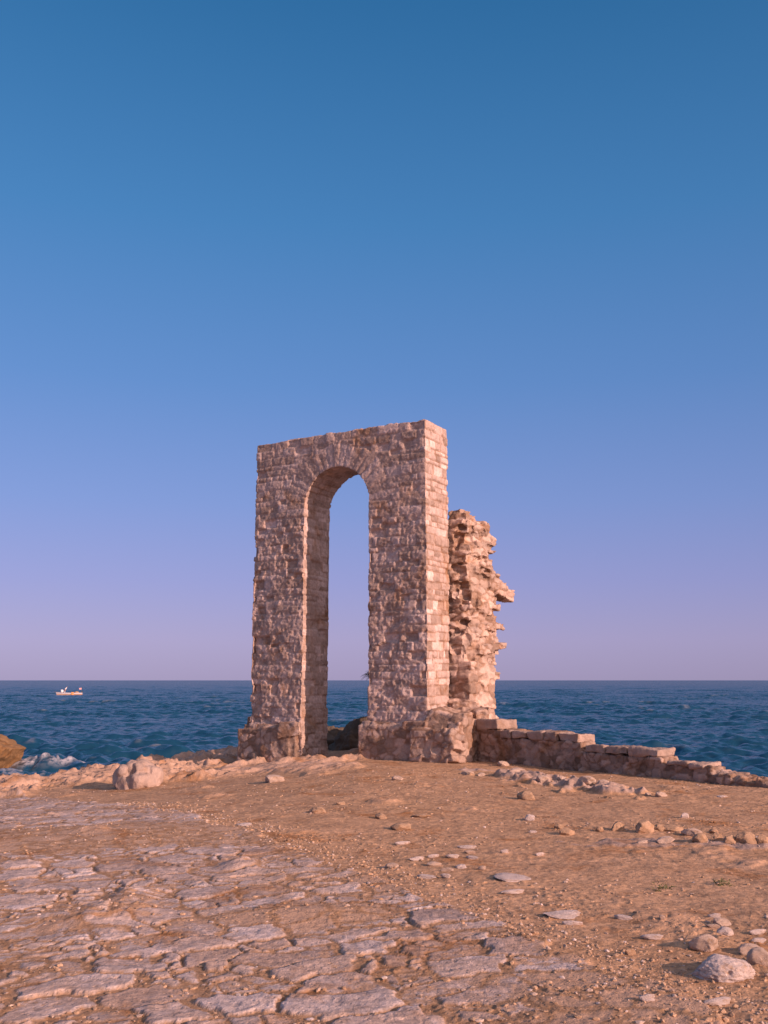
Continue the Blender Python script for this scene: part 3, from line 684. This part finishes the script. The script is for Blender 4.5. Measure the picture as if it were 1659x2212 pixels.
S = [
 (1137, 1727, 42, 20, 't', 'rounded tan stone alone on the dirt, long shadow, midway to the low wall'),
 (1147, 1774, 24, 13, 'w', 'small rounded white stone alone on the dirt right of the gateway'),
 (823, 1769, 28, 14, 't', 'rounded tan stone casting a long shadow on dirt before the right pier'),
 (867, 1795, 52, 16, 't', 'long tan wedge of stone lying just below a rounded tan stone'),
 (684, 1759, 44, 13, 't', 'low tan stone half buried in dirt in front of the opening'),
 (735, 1738, 22, 8, 't', 'small tan stone in the dirt between the opening and the half buried tan stone'),
 (859, 1688, 26, 10, 'p', 'small pale stone on the dirt just in front of the right plinth'),
 (588, 1692, 50, 17, 'p', 'pale smooth hump of stone at the front edge of the ledge, before the left plinth'),
 (526, 1786, 34, 11, 'wf', 'white flat stone at the road edge, farthest along it'),
 (909, 1766, 44, 10, 'tf', 'flat brown stone almost buried in the dirt right of the rounded tan stone'),
 (1086, 1656, 36, 11, 'p', 'small pale stone lying close to the foot of the low wall'),
 (1010, 1673, 30, 9, 'p', 'small pale stone on dirt right of the right plinth corner'),
 (1040, 1676, 20, 8, 'p', 'very small pale stone between two others near the low wall foot'),
 (1120, 1676, 44, 17, 'p', 'broad pale stone with a dark shadow at the left end of the bedrock patch'),
 (1172, 1694, 34, 14, 'p', 'pale block at the lower edge of the bedrock patch, left of its middle'),
 (1215, 1692, 26, 12, 'p', 'pale block in the middle of the bedrock patch'),
 (1270, 1702, 40, 16, 'p', 'rounded pale block right of the middle of the bedrock patch'),
 (1305, 1700, 36, 15, 'p', 'pale block near the right end of the bedrock patch'),
 (1335, 1710, 26, 11, 'p', 'small pale block ending the bedrock patch on the right'),
 (1400, 1720, 16, 7, 'p', 'tiny pale stone on bare dirt right of the bedrock patch'),
 (1428, 1723, 30, 11, 'p', 'stone with a dark shadow on bare dirt below the low wall steps'),
 (1562, 1724, 22, 6, 'wf', 'small flat white stone on bare dirt near the right end of the low wall'),
 (1209, 1794, 22, 11, 't', 'small brown stone at the left end of the stone row'),
 (1226, 1806, 34, 16, 't', 'angular brown stone at the left end of the stone row, the largest there'),
 (1152, 1801, 20, 5, 'wf', 'thin flat pale stone left of the stone row'),
 (1297, 1799, 18, 11, 't', 'small upright brown stone in the stone row left of two big ones'),
 (1337, 1797, 34, 19, 't', 'brown stone with deep shadow, left of the biggest one in the row'),
 (1394, 1802, 50, 27, 't', 'biggest brown boulder in the middle of the stone row'),
 (1425, 1796, 24, 14, 't', 'small brown stone behind the right side of the biggest row boulder'),
 (1456, 1796, 44, 14, 't', 'long low brown stone lying behind the stone row'),
 (1499, 1808, 46, 16, 'p', 'pale rough stone in the stone row right of the middle'),
 (1440, 1828, 44, 12, 'p', 'low pale stone lying in front of the stone row'),
 (1390, 1828, 34, 8, 'pf', 'flat bluish pale slab in front of the stone row, left of the low pale stone'),
 (1517, 1828, 34, 21, 't', 'rounded brown stone in the stone row, left of the gap'),
 (1551, 1824, 28, 19, 't', 'narrow brown stone in the row between two rounded ones'),
 (1579, 1829, 32, 20, 't', 'rounded brown stone third from the right end of the row'),
 (1619, 1831, 46, 26, 't', 'large brown boulder second from the right end of the row'),
 (1652, 1831, 30, 18, 't', 'brown stone cut off by the right edge of the picture'),
 (1545, 1802, 22, 9, 't', 'small reddish stone behind the right part of the row'),
 (1632, 1815, 32, 9, 'wf', 'flat white stone behind the right end of the row'),
 (1480, 1768, 18, 11, 'w', 'small pointed white stone behind the stone row'),
 (1009, 1834, 44, 8, 'wf', 'long thin white slab on the dirt beyond the flat stone cluster'),
 (870, 1826, 38, 6, 'wf', 'thin flat pale stone on dirt between wedge stone and cluster'),
 (1022, 1858, 32, 8, 'wf', 'flat pale stone at the upper right of the flat stone cluster'),
 (979, 1856, 34, 9, 'wf', 'flat pale stone at the top of the flat stone cluster'),
 (1015, 1846, 26, 6, 'pf', 'thin tilted stone just below the long thin white slab'),
 (900, 1860, 36, 8, 'wf', 'flat pale stone at the upper left of the flat stone cluster'),
 (936, 1854, 26, 6, 'wf', 'thin flat stone along the top left of the flat stone cluster'),
 (938, 1872, 34, 10, 'pf', 'flat stone in the middle of the cluster, left side'),
 (966, 1884, 30, 9, 'pf', 'low flat stone at the centre of the cluster'),
 (997, 1878, 26, 10, 'w', 'small rounded white stone at the right of the flat stone cluster'),
 (1042, 1882, 22, 8, 'pf', 'small stone at the far right of the flat stone cluster'),
 (924, 1898, 48, 9, 'wf', 'long flat pale stone at the bottom of the flat stone cluster'),
 (964, 1899, 28, 7, 'wf', 'flat pale stone at the bottom right of the flat stone cluster'),
 (847, 1876, 30, 10, 'p', 'small pale stone left of the flat stone cluster by the road edge'),
 (1090, 1849, 18, 5, 'wf', 'small flat white stone alone right of the cluster'),
 (1167, 1852, 22, 6, 'wf', 'flat pale stone alone between cluster and stone row'),
 (1112, 1908, 84, 24, 'wf', 'large tilted pale slab on the dirt, the upper of a pair'),
 (1110, 1934, 62, 12, 'wf', 'low pale slab on the dirt, the lower of a pair'),
 (1220, 1985, 84, 22, 'wf', 'large pale flat topped slab on the dirt beside the road'),
 (1238, 2001, 44, 10, 'wf', 'oval flat white stone touching the front of a large pale slab'),
 (1350, 1989, 42, 10, 'wf', 'flat grey stone with pointed right end on the dirt'),
 (1431, 1996, 14, 8, 'p', 'tiny pale stone left of the stone scatter at lower right'),
 (1413, 2034, 52, 14, 'wf', 'pale flat slab among gravel at lower right'),
 (1362, 2063, 24, 8, 'tf', 'tan sliver of stone in gravel near the end of the road edge'),
 (1545, 1984, 26, 8, 'wf', 'flat pale stone, farthest of the scatter at lower right'),
 (1560, 2004, 42, 16, 'p', 'slanting pale oblong stone above a squarish one at lower right'),
 (1570, 2024, 34, 17, 'w', 'squarish pale stone at lower right below the slanting one'),
 (1543, 2010, 32, 10, 'pf', 'flat pale stone left of the slanting oblong stone at lower right'),
 (1527, 2060, 62, 32, 'p', 'bluish grey boulder just behind the big pitted boulder'),
 (1625, 2066, 52, 20, 'p', 'pale rough stone right of the bluish grey boulder'),
 (1572, 2118, 128, 44, 'B', 'big pitted white boulder at lower right, the largest near the camera', 'stone', None, .8, -.3, .34),
 (1648, 2090, 50, 34, 'p', 'dusty boulder cut off by the right edge beside the big pitted boulder'),
 (1640, 2022, 44, 12, 'wf', 'flat pale stone at the right edge of the picture above others'),
 (1642, 2040, 34, 10, 'wf', 'small flat stone at the right edge just below a longer flat one'),
 (1555, 2172, 74, 12, 'wf', 'long low pale stone half buried at the bottom right'),
 (1400, 2180, 34, 7, 'wf', 'small flat stone level with the sand at the bottom right'),
]
for s in S: stone(*s)
# boulder by the shore, clustered lumps
bx_, by_, bz_ = ground_at(287, 1706, base1); bm = bmesh.new()
for k_, (ox, oz, r_, oy) in enumerate(((-.22, .20, .25, .1), (-.12, .37, .13, .05), (.03, .34, .12, -.06), (.05, .15, .17, -.14), (.24, .2, .20, .05), (.29, .06, .13, -.05), (-.2, .05, .2, -.02), (.0, .2, .28, .2), (.17, .12, .16, -.1), (-.25, .3, .13, .0), (-.06, .04, .16, -.1), (.15, .27, .13, .0))):
    m_ = bmesh.ops.create_icosphere(bm, subdivisions=3, radius=1); rr = np.random.default_rng(900+k_)
    for _ in range(7):
        n_ = Vector(rr.normal(size=3)).normalized(); d_ = rr.uniform(.6, .85)
        for v_ in m_['verts']:
            q_ = v_.co.dot(n_)-d_
            if q_ > 0: v_.co -= n_*q_
    for v_ in m_['verts']: v_.co = v_.co*r_*1.12+Vector((ox, oy, oz))
def bould(P, Nn):
    x, y, z = P.T; n = fbm(x*4, y*4, z*4, o=4, s=71)*.03+fbm(x*14, y*14, z*14, o=3, s=72)*.012
    return n, np.array([.38, .275, .23])*(1+.12*vn(x*5, y*5, z*5, s=73))[:, None]*np.ones((len(P), 1))
o = solid('boulder', bm, .018, bould, M_ROCK, None); o.location = (bx_, by_+.3, tz(bx_, by_+.3)-.04)
tag(o, 'pale knobbly boulder on the shore ledge left of the gateway', 'boulder')

# orange rock standing in the surf at the left edge
def crag(name, loc, size, seed, base, label, cat, sub=6, shape=None, rough=.22, dark=1.0, mat=None):
    bm = bmesh.new(); bmesh.ops.create_icosphere(bm, subdivisions=sub, radius=1)
    P = np.array([v.co[:] for v in bm.verts]); F = np.array([[v.index for v in f.verts] for f in bm.faces]); bm.free()
    if shape: P = shape(P)
    x, y, z = (P*np.array(size)).T
    D = P/np.linalg.norm(P, axis=1, keepdims=True)
    n = fbm(x*.8+seed, y*.8, z*1.2, o=6, s=seed, g=.58)*rough+fbm(x*2.2, y*2.2, z*3.4, o=4, s=seed+5, ridged=True)*rough*.5
    co_ = np.stack([x, y, z], 1)+D*n[:, None]*min(size)
    c = np.array(base)*(1+.2*vn(x*1.3, y*1.3, z*1.3, s=seed+8)+.15*vn(x*5, y*5, z*5, s=seed+9))[:, None]
    o = mesh_np(name, co_, F, mat or M_ROCK, None, True, {'tint': np.clip(c, .01, .9)}); o.location = loc
    return tag(o, label, cat)
def prow(P):
    Q = P.copy()
    for n_, d_ in (((.945, -.05, -.33), .66), ((.635, .05, .77), .59), ((.3, -.9, .3), .72), ((.5, -.85, -.3), .74)):
        n_ = np.array(n_)/np.linalg.norm(n_); Q -= np.maximum(0, Q@n_-d_)[:, None]*n_
    return Q
crag('sea_rock', (-19.1, 44.5, -1.67), (3.0, 2.2, 1.45), 61, (.22, .125, .06), 'orange brown undercut rock standing in the surf at the left edge', 'rock', shape=prow, rough=.15)
crag('reef', (-5.7, 29.5, -1.65), (1.9, 1.3, .8), 62, (.06, .05, .04), 'low dark wet reef at the waterline beyond the shore ledge', 'rock')
crag('rock_outcrop', (-1.65, 24.9, -.35), (1.25, .8, .80), 63, (.15, .11, .08), 'dark craggy outcrop seen through the archway', 'rock', rough=.48)
crag('rock_outcrop', (-.45, 23.9, -.30), (.75, .7, .88), 64, (.14, .10, .07), 'dark brown outcrop behind the left side of the right pier', 'rock', rough=.48)

# gravel and pebbles
def scatter(name, n, region, smin, smax, seed, label):
    r = np.random.default_rng(seed)
    pts = region(r, n); n = len(pts)
    base = []
    for k in range(4):
        bm = bmesh.new(); bmesh.ops.create_icosphere(bm, subdivisions=1, radius=1)
        P = np.array([v.co[:] for v in bm.verts])*(1+r.uniform(-.28, .28, (12, 1)))
        F = np.array([[v.index for v in f.verts] for f in bm.faces]); bm.free(); base.append(P)
    K = 12
    z, col, ispv, rd, rock, sd = terrain(pts[:, 0], pts[:, 1])
    ok = (sd > .6)&(ispv < .9) ; pts = pts[ok]; z = z[ok]; n = len(pts)
    s = smin+(smax-smin)*r.random(n)**3.5
    ang = r.random(n)*6.283; b = np.array(base)[r.integers(0, 4, n)]
    sc_ = np.stack([s*r.uniform(.8, 1.5, n), s*r.uniform(.6, 1.1, n), s*r.uniform(.35, .8, n)], 1)
    P = b*sc_[:, None, :]; ca, sa = np.cos(ang)[:, None], np.sin(ang)[:, None]
    X = P[:, :, 0]*ca-P[:, :, 1]*sa+pts[:, 0:1]; Y = P[:, :, 0]*sa+P[:, :, 1]*ca+pts[:, 1:2]; Z = P[:, :, 2]+(z+sc_[:, 2]*.25)[:, None]
    co = np.stack([X.ravel(), Y.ravel(), Z.ravel()], 1); fc = (F[None]+(np.arange(n)*K)[:, None, None]).reshape(-1, 3)
    t = r.random(n); c = np.where((t < .7)[:, None], TAN, PALE)*1.0; c = np.where((t > .93)[:, None], WHITE, c)*r.uniform(.75, 1.15, (n, 1))
    o = mesh_np(name, co, fc, M_ROCK, None, False, {'tint': np.repeat(c, K, 0)})
    return tag(o, label, 'gravel', kind='stuff')
def reg_all(r, n):
    y = 4.2+r.random(n)**1.5*15; x = (r.random(n)*2-1)*(y*.46+.6); p = np.stack([x, y], 1)
    k = vn(x*.8, y*.8, s=42)+.35*vn(x*3, y*3, s=43)+r.uniform(-.5, .5, n); return p[k > -.1]
def reg_edge(r, n):
    t = r.random(n); i = 3+(t*8).astype(int); f = r.random(n)[:, None]; a = ROAD[i]; b = ROAD[i+1]; p = a+(b-a)*f
    return p+r.normal(size=(n, 2))*np.array([.22, .10])+np.array([.15, .05])
scatter('gravel', 24000, reg_all, .003, .019, 1, 'tan gravel scattered over the bare dirt')
scatter('road_edge_gravel', 4500, reg_edge, .004, .018, 2, 'coarse crumbling gravel along the edge of the paved road')

# ------------------------------------------------------------------ sea
SL = -2.4
ph = np.radians(np.concatenate([np.linspace(-150, -32, 50)[:-1], np.linspace(-32, 32, 950), np.linspace(32, 150, 50)[1:]]))
rs = np.concatenate([np.geomspace(12, 26, 60)[:-1], np.geomspace(26, 1400, 1150), np.geomspace(1450, 42000, 60)])
x, y, fc = fan(0, -1, ph, rs)
r_ = np.hypot(x, y+1); spc = r_*.0036+.02
z = np.zeros_like(x); gx = np.random.default_rng(3)
lam = np.geomspace(.40, 20, 72)
for i, l in enumerate(lam):
    th = R(-98)+gx.normal()*.62*(1.25 if l < 4 else .6)
    k = 2*math.pi/l; a = .0175*l**.66*gx.uniform(.6, 1.3)
    if 1.2 < l < 9: a *= 1.2
    if l > 6: a *= (6/l)**1.0
    f = ss(2.2, 5, l/spc); p = k*(x*math.cos(th)+y*math.sin(th))+gx.uniform(0, 6.28)+.6*vn(x/(l*3), y/(l*3), s=700+i)
    w = np.sin(p); z += a*f*(w+.28*np.cos(2*p))
amod = .75+.4*vn(x/22, y/14, s=790); z *= amod
# breaking wave at the left
wd = (y-(46.4+.10*(x+16)))+.5*vn(x*.5, y*.1, s=800); wm = np.exp(-((x+16.0)/2.1)**4)
z += wm*(.30*np.exp(-(wd/.85)**2))
wd2 = (y-(43.2+.25*(x+11)))+.6*vn(x*.4, y*.1, s=801); z += .35*np.exp(-((x+10)/5)**4)*np.exp(-(wd2/.9)**2)
tex = fbm(x*1.6, y*1.2, o=4, s=810); tex2 = fbm(x*5, y*3.2, o=3, s=815)
foam = wm*ss(-1.6, -.3, wd)*ss(.25, -.1, wd)*ss(-.5, .25, tex+tex2*.6+.15)
foam *= ss(-.7, .3, tex2+.25*vn(x*1.1, y*.6, s=818))
surf = np.exp(-((x+17.5)/4.2)**4)*ss(45.5, 43, y)*ss(33, 37, y); foam = np.maximum(foam, surf*ss(.12, .5, tex*.8+tex2*.7+.02)*.55)
surf2 = ss(3.4, .4, -sdist(LAND, np.clip(x, -190, 190), y))*(y > 10)*(r_ < 60); foam = np.maximum(foam, surf2*ss(.1, .5, tex+tex2*.5)*.6)
caps_ = ss(.40, .56, z*1.1+.35*fbm(x*.12, y*.05, o=2, s=820))*ss(.0, .5, fbm(x*.9, y*.5, o=3, s=822))*(r_ > 50); foam = np.maximum(foam, caps_*.35)
z += foam*.10*(r_ < 70)*(.5+tex2)
fz = np.exp(-((x+15.4)/.7)**2)*wm*np.exp(-((wd+.3)/.4)**2)*.20*ss(-.2, .6, tex2+.3); z += fz; foam = np.maximum(foam, np.clip(fz*4, 0, .8))
co = np.stack([x, y, z+SL], 1)
m, t, b = mat_new('sea_water')
vec = N(t, 'ShaderNodeTexCoord').outputs['Object']
geo = N(t, 'ShaderNodeNewGeometry')
mp = N(t, 'ShaderNodeMapping'); mp.inputs['Scale'].default_value = (.8, 1.25, 1); t.links.new(vec, mp.inputs[0])
nv = N(t, 'ShaderNodeTexNoise'); nv.inputs['Scale'].default_value = 1.9; nv.inputs['Detail'].default_value = 6; nv.inputs['Roughness'].default_value = .62; t.links.new(mp.outputs[0], nv.inputs['Vector'])
v1 = N(t, 'ShaderNodeVectorMath', operation='SUBTRACT'); t.links.new(nv.outputs['Color'], v1.inputs[0]); v1.inputs[1].default_value = (.5, .5, .5)
v2 = N(t, 'ShaderNodeVectorMath', operation='MULTIPLY'); t.links.new(v1.outputs[0], v2.inputs[0]); v2.inputs[1].default_value = (1.3, 1.6, 0)
v3 = N(t, 'ShaderNodeVectorMath', operation='ADD'); t.links.new(v2.outputs[0], v3.inputs[0]); t.links.new(geo.outputs['Normal'], v3.inputs[1])
v4 = N(t, 'ShaderNodeVectorMath', operation='NORMALIZE'); t.links.new(v3.outputs[0], v4.inputs[0]); pass
fo = attr_n(t, 'foam', False)
wc = mixc(t, noise_n(t, .05, 3, .5, vec), (.009, .046, .092), (.012, .060, .104))
fcn = math_n(t, 'MULTIPLY', fo, sstep(t, noise_n(t, 4.5, 5, .7, vec), .3, .55), True)
t.nodes.remove(b); df = N(t, 'ShaderNodeBsdfDiffuse'); t.links.new(mixc(t, fcn, wc, (.50, .46, .48)), df.inputs['Color'])
gl = N(t, 'ShaderNodeBsdfGlossy'); gl.inputs['Roughness'].default_value = .14; t.links.new(v4.outputs[0], gl.inputs['Normal'])
fr = N(t, 'ShaderNodeFresnel'); fr.inputs['IOR'].default_value = 1.33; t.links.new(v4.outputs[0], fr.inputs['Normal'])
fa = math_n(t, 'MULTIPLY', math_n(t, 'ADD', math_n(t, 'MULTIPLY', math_n(t, 'MINIMUM', fr.outputs[0], .55), .90), .02), math_n(t, 'SUBTRACT', 1.0, fcn), True)
ms = N(t, 'ShaderNodeMixShader'); t.links.new(fa, ms.inputs[0]); t.links.new(df.outputs[0], ms.inputs[1]); t.links.new(gl.outputs[0], ms.inputs[2])
t.links.new(ms.outputs[0], [n_ for n_ in t.nodes if n_.type == 'OUTPUT_MATERIAL'][0].inputs['Surface'])
nr = vnormals(co, fc)
if nr[:, 2].mean() < 0: fc = fc[:, ::-1]
o = mesh_np('sea', co, fc, m, None, True, {'foam': foam}); tag(o, kind='structure')

# ------------------------------------------------------------------ boat
def bm_obj(name, bm, mat, parent, smooth=False):
    bmesh.ops.recalc_face_normals(bm, faces=bm.faces)
    me = bpy.data.meshes.new(name); bm.to_mesh(me); bm.free(); me.materials.append(mat)
    if smooth: me.polygons.foreach_set('use_smooth', [True]*len(me.polygons))
    o = bpy.data.objects.new(name, me); C.objects.link(o)
    if parent: o.parent = parent
    return o
def tube(bm, a, b, r0, r1=None, n=8):
    a = Vector(a); b = Vector(b); r1 = r0 if r1 is None else r1
    q = (b-a).to_track_quat('Z', 'Y'); A_ = []; B_ = []
    for i in range(n):
        d = Vector((math.cos(6.2832*i/n), math.sin(6.2832*i/n), 0)); A_.append(bm.verts.new(a+q@(d*r0))); B_.append(bm.verts.new(b+q@(d*r1)))
    bm.faces.new(A_[::-1]); bm.faces.new(B_)
    for i in range(n): bm.faces.new([A_[i], A_[(i+1) % n], B_[(i+1) % n], B_[i]])
boat = empty('fishing_boat', (-84.9, 261.8, SL+.02), R(180)+math.atan2(84.9, 261.8)*1.0); boat.scale = (.88,)*3; tag(boat, 'small white fishing boat with an orange stripe out on the open sea', 'boat')
M_BW = plain_mat('boat_white_paint', (.55, .48, .50), .5); M_OR = plain_mat('boat_orange_paint', (.62, .27, .08), .6); M_DK = plain_mat('boat_dark', (.06, .06, .06), .7)
M_CL = plain_mat('cloth_white', (.82, .76, .74), .9); M_NET = plain_mat('net_brown', (.42, .26, .14), .95); M_SK = plain_mat('skin', (.42, .24, .16), .6); M_PK = plain_mat('flag_pink', (.75, .36, .36), .8)
def hull_bm(z0f, z1f, out=0.0, n=26, closed=True):
    bm = bmesh.new(); ringL = []
    for i in range(n+1):
        s = i/n; xx = -3.7+7.4*s   # bow at +x
        wdt = 1.05*(1-max(0, (s-.45)/.55)**2.2)*(.86+.14*min(1, s/.3)); sheer = .72+.30*max(0, s-.5)**1.6*2+.06*(1-s)
        row = []
        for (t, wv) in ((0, .55), (.25, .8), (.6, .95), (1, 1)):
            zz_ = -.25+(sheer+.25)*(z0f+(z1f-z0f)*t); ww = (.55+.45*min(1, max(0, (zz_+.25)/.7)))
            row.append((xx+(.35*(zz_+.1) if s > .9 else 0)*(s-.9)*10, wdt*ww+out, zz_))
        ringL.append(row)
    V = [[bm.verts.new((a, b*sg, c)) for (a, b, c) in row] for sg in (1,) for row in ringL]; V2 = [[bm.verts.new((a, -b, c)) for (a, b, c) in row] for row in ringL]
    for Q in (V, V2):
        for i in range(n):
            for j in range(3): bm.faces.new([Q[i][j], Q[i+1][j], Q[i+1][j+1], Q[i][j+1]])
    for i in range(n):
        bm.faces.new([V[i][0], V[i+1][0], V2[i+1][0], V2[i][0]])
        if closed: bm.faces.new([V[i][2], V[i+1][2], V2[i+1][2], V2[i][2]])
    for i in (0, n):
        for j in range(3): bm.faces.new([V[i][j], V[i][j+1], V2[i][j+1], V2[i][j]])
    return bm
bm_obj('hull', hull_bm(0, 1), M_BW, boat, False)
bm_obj('stripe', hull_bm(.42, .58, .02, closed=True), M_OR, boat)
for sg in (-1, 1):
    bm = bmesh.new(); bbox_bm(bm, (-1.15, sg*.88-.28, -.1), (-.45, sg*.88+.28, .95), jit=.03); bm_obj('side_mat', bm, M_OR, boat)
bm = bmesh.new(); tube(bm, (3.2, 0, .9), (4.5, 0, 1.05), .09, .05); bm_obj('bowsprit', bm, M_DK, boat)
bm = bmesh.new(); tube(bm, (-3.4, 0, .6), (-3.45, 0, 2.35), .04); bm_obj('flag_pole', bm, M_DK, boat)
bm = bmesh.new(); bbox_bm(bm, (-3.45, -.02, 1.75), (-2.75, .02, 2.2), jit=.05); bm_obj('flag', bm, M_PK, boat)
bm = bmesh.new(); bbox_bm(bm, (-3.75, -.28, -.2), (-3.5, .28, 1.15), jit=.03); bm_obj('outboard_motor', bm, M_DK, boat)
def lump(c, s, seed, mat, name, label=None, cat=None):
    me = rock_mesh(name, seed, 3, 4, .15); me.materials.clear(); me.materials.append(mat)
    o = bpy.data.objects.new(name, me); C.objects.link(o); w_ = Matrix.Translation(boat.location) @ Euler(boat.rotation_euler).to_matrix().to_4x4() @ Matrix.Scale(.88, 4) @ Vector(c)
    o.location = w_; o.scale = s; o.rotation_euler = boat.rotation_euler
    return tag(o, label, cat)
lump((-1.9, 0, .85), (.7, .5, .3), 81, M_NET, 'net_heap', 'brown heap of fishing net amidships in the boat', 'net')
lump((2.3, .1, 1.25), (.42, .42, .42), 82, M_CL, 'white_bundle', 'round white bundle on the bow of the boat', 'bundle')
# person leaning at the bow
def person(loc, rz):
    bones = {'pel': ((0, 0, .92), .15), 'waist': ((-.07, 0, 1.08), .135), 'chest': ((-.22, 0, 1.32), .165), 'neck': ((-.33, 0, 1.52), .06), 'head': ((-.38, 0, 1.64), .10), 'top': ((-.41, 0, 1.73), .08),
             'shl': ((-.24, .19, 1.38), .07), 'ell': ((-.02, .24, 1.2), .045), 'wrl': ((.2, .15, 1.15), .03), 'hdl': ((.29, .12, 1.15), .035),
             'shr': ((-.24, -.19, 1.38), .07), 'elr': ((-.02, -.24, 1.2), .045), 'wrr': ((.2, -.15, 1.15), .03), 'hdr': ((.29, -.12, 1.15), .035),
             'hil': ((.02, .1, .86), .105), 'knl': ((.12, .13, .47), .07), 'anl': ((.10, .14, .08), .045), 'tol': ((.25, .15, .03), .04),
             'hir': ((.02, -.1, .86), .105), 'knr': ((.2, -.12, .48), .07), 'anr': ((.22, -.14, .08), .045), 'tor': ((.37, -.15, .03), .04)}
    ed = [('pel', 'waist'), ('waist', 'chest'), ('chest', 'neck'), ('neck', 'head'), ('head', 'top'), ('chest', 'shl'), ('shl', 'ell'), ('ell', 'wrl'), ('wrl', 'hdl'), ('chest', 'shr'), ('shr', 'elr'), ('elr', 'wrr'), ('wrr', 'hdr'),
          ('pel', 'hil'), ('hil', 'knl'), ('knl', 'anl'), ('anl', 'tol'), ('pel', 'hir'), ('hir', 'knr'), ('knr', 'anr'), ('anr', 'tor')]
    ks = list(bones); me = bpy.data.meshes.new('person'); me.from_pydata([bones[k][0] for k in ks], [(ks.index(a), ks.index(b)) for a, b in ed], [])
    o = bpy.data.objects.new('person', me); C.objects.link(o)
    md = o.modifiers.new('s', 'SKIN'); sk = me.skin_vertices[0].data
    for i, k in enumerate(ks): sk[i].radius = (bones[k][1],)*2
    sk[0].use_root = True
    o.modifiers.new('d', 'SUBSURF').levels = 2
    dg = bpy.context.evaluated_depsgraph_get(); dg.update(); ev = bpy.data.meshes.new_from_object(o.evaluated_get(dg))
    o.modifiers.clear(); o.data = ev; ev.materials.clear(); ev.materials.append(M_SK); ev.materials.append(M_CL); ev.materials.append(M_OR)
    for p in ev.polygons:
        c = p.center; p.material_index = 0 if (c.z > 1.5 or abs(c.x) > .12 and abs(c.y) > .1 and c.z > 1.0 and c.x > .1) else (1 if c.z > .98 or c.z < .45 else 2)
        p.use_smooth = True
    h = rock_mesh('hair', 85, 3, 2, .05); h.materials.clear(); h.materials.append(M_DK); ho = bpy.data.objects.new('hair', h); C.objects.link(ho); ho.parent = o; ho.location = (-.43, 0, 1.73); ho.scale = (.10, .095, .075)
    o.location = loc; o.rotation_euler = (0, 0, rz)
    return tag(o, 'person in pale clothes leaning back while hauling at the bow of the boat', 'person')
pl = Matrix.Translation(boat.location) @ Euler(boat.rotation_euler).to_matrix().to_4x4() @ Matrix.Scale(.88, 4) @ Vector((1.3, 0, .70))
person(pl, boat.rotation_euler.z)

# ------------------------------------------------------------------ plants
def leaf_mat(name, c):
    m, t, b = mat_new(name); vec = N(t, 'ShaderNodeTexCoord').outputs['Object']
    t.links.new(mixc(t, noise_n(t, 30, 3, .6, vec), tuple(k*.6 for k in c), c), b.inputs['Base Color']); b.inputs['Roughness'].default_value = .7; return m
M_LEAF = leaf_mat('leaf_dark', (.035, .045, .02)); M_WEED = leaf_mat('weed', (.10, .12, .03))
def blades(name, n, L0, L1, dirf, mat, seed, spread=.02, w=.008, parent=None):
    r = random.Random(seed); bm = bmesh.new()
    for i in range(n):
        d = Vector(dirf(r)).normalized(); Ln = r.uniform(L0, L1); p = Vector((r.uniform(-spread, spread), r.uniform(-spread, spread), r.uniform(-spread, spread)*.6))
        side = d.cross(Vector((r.uniform(-1, 1), r.uniform(-1, 1), r.uniform(-1, 1)))).normalized(); prev = None
        for k in range(5):
            s = k/4; c = p+d*Ln*s+Vector((0, 0, -1))*Ln*.35*s*s; ww = w*(1-s*.85)
            a = bm.verts.new(c+side*ww); b = bm.verts.new(c-side*ww)
            if prev: bm.faces.new([prev[0], prev[1], b, a])
            prev = (a, b)
    return bm_obj(name, bm, mat, parent, True)
pt = empty('wall_shrub', (*loc2w(1.82, .34), 1.74), RZ); tag(pt, 'small dark shrub sprouting from the inner edge of the right pier', 'shrub')
blades('foliage', 60, .06, .26, lambda r: (-1, r.uniform(-.7, .7), r.uniform(-.55, .6)), M_LEAF, 3, .05, .011, pt)
blades('stem', 5, .1, .26, lambda r: (-1, r.uniform(-.3, .3), r.uniform(-.1, .4)), M_NET, 4, .01, .006, pt)
for i, (px, py, s, lb_) in enumerate(((1430, 1921, 1.0, 'low green weed on the dirt, the larger of two at right'), (1560, 1912, .8, 'sparse olive weed on the dirt at right, the smaller'))):
    if i == 3: px, py = 1382, 1908
    gx_, gy_, gz_ = ground_at(px, py, base1); gz_ = tz(gx_, gy_)
    o = blades('weed', int(90*s)+20, .02, .055, lambda r: (r.uniform(-1, 1), r.uniform(-1, 1), r.uniform(.15, .9)), M_WEED, 20+i, .07*s, .004); o.location = (gx_, gy_, gz_+.005)
    if i == 3: lb_ = 'tiny sprig of weed on bare dirt left of the larger green weed'
    tag(o, lb_, 'weed')
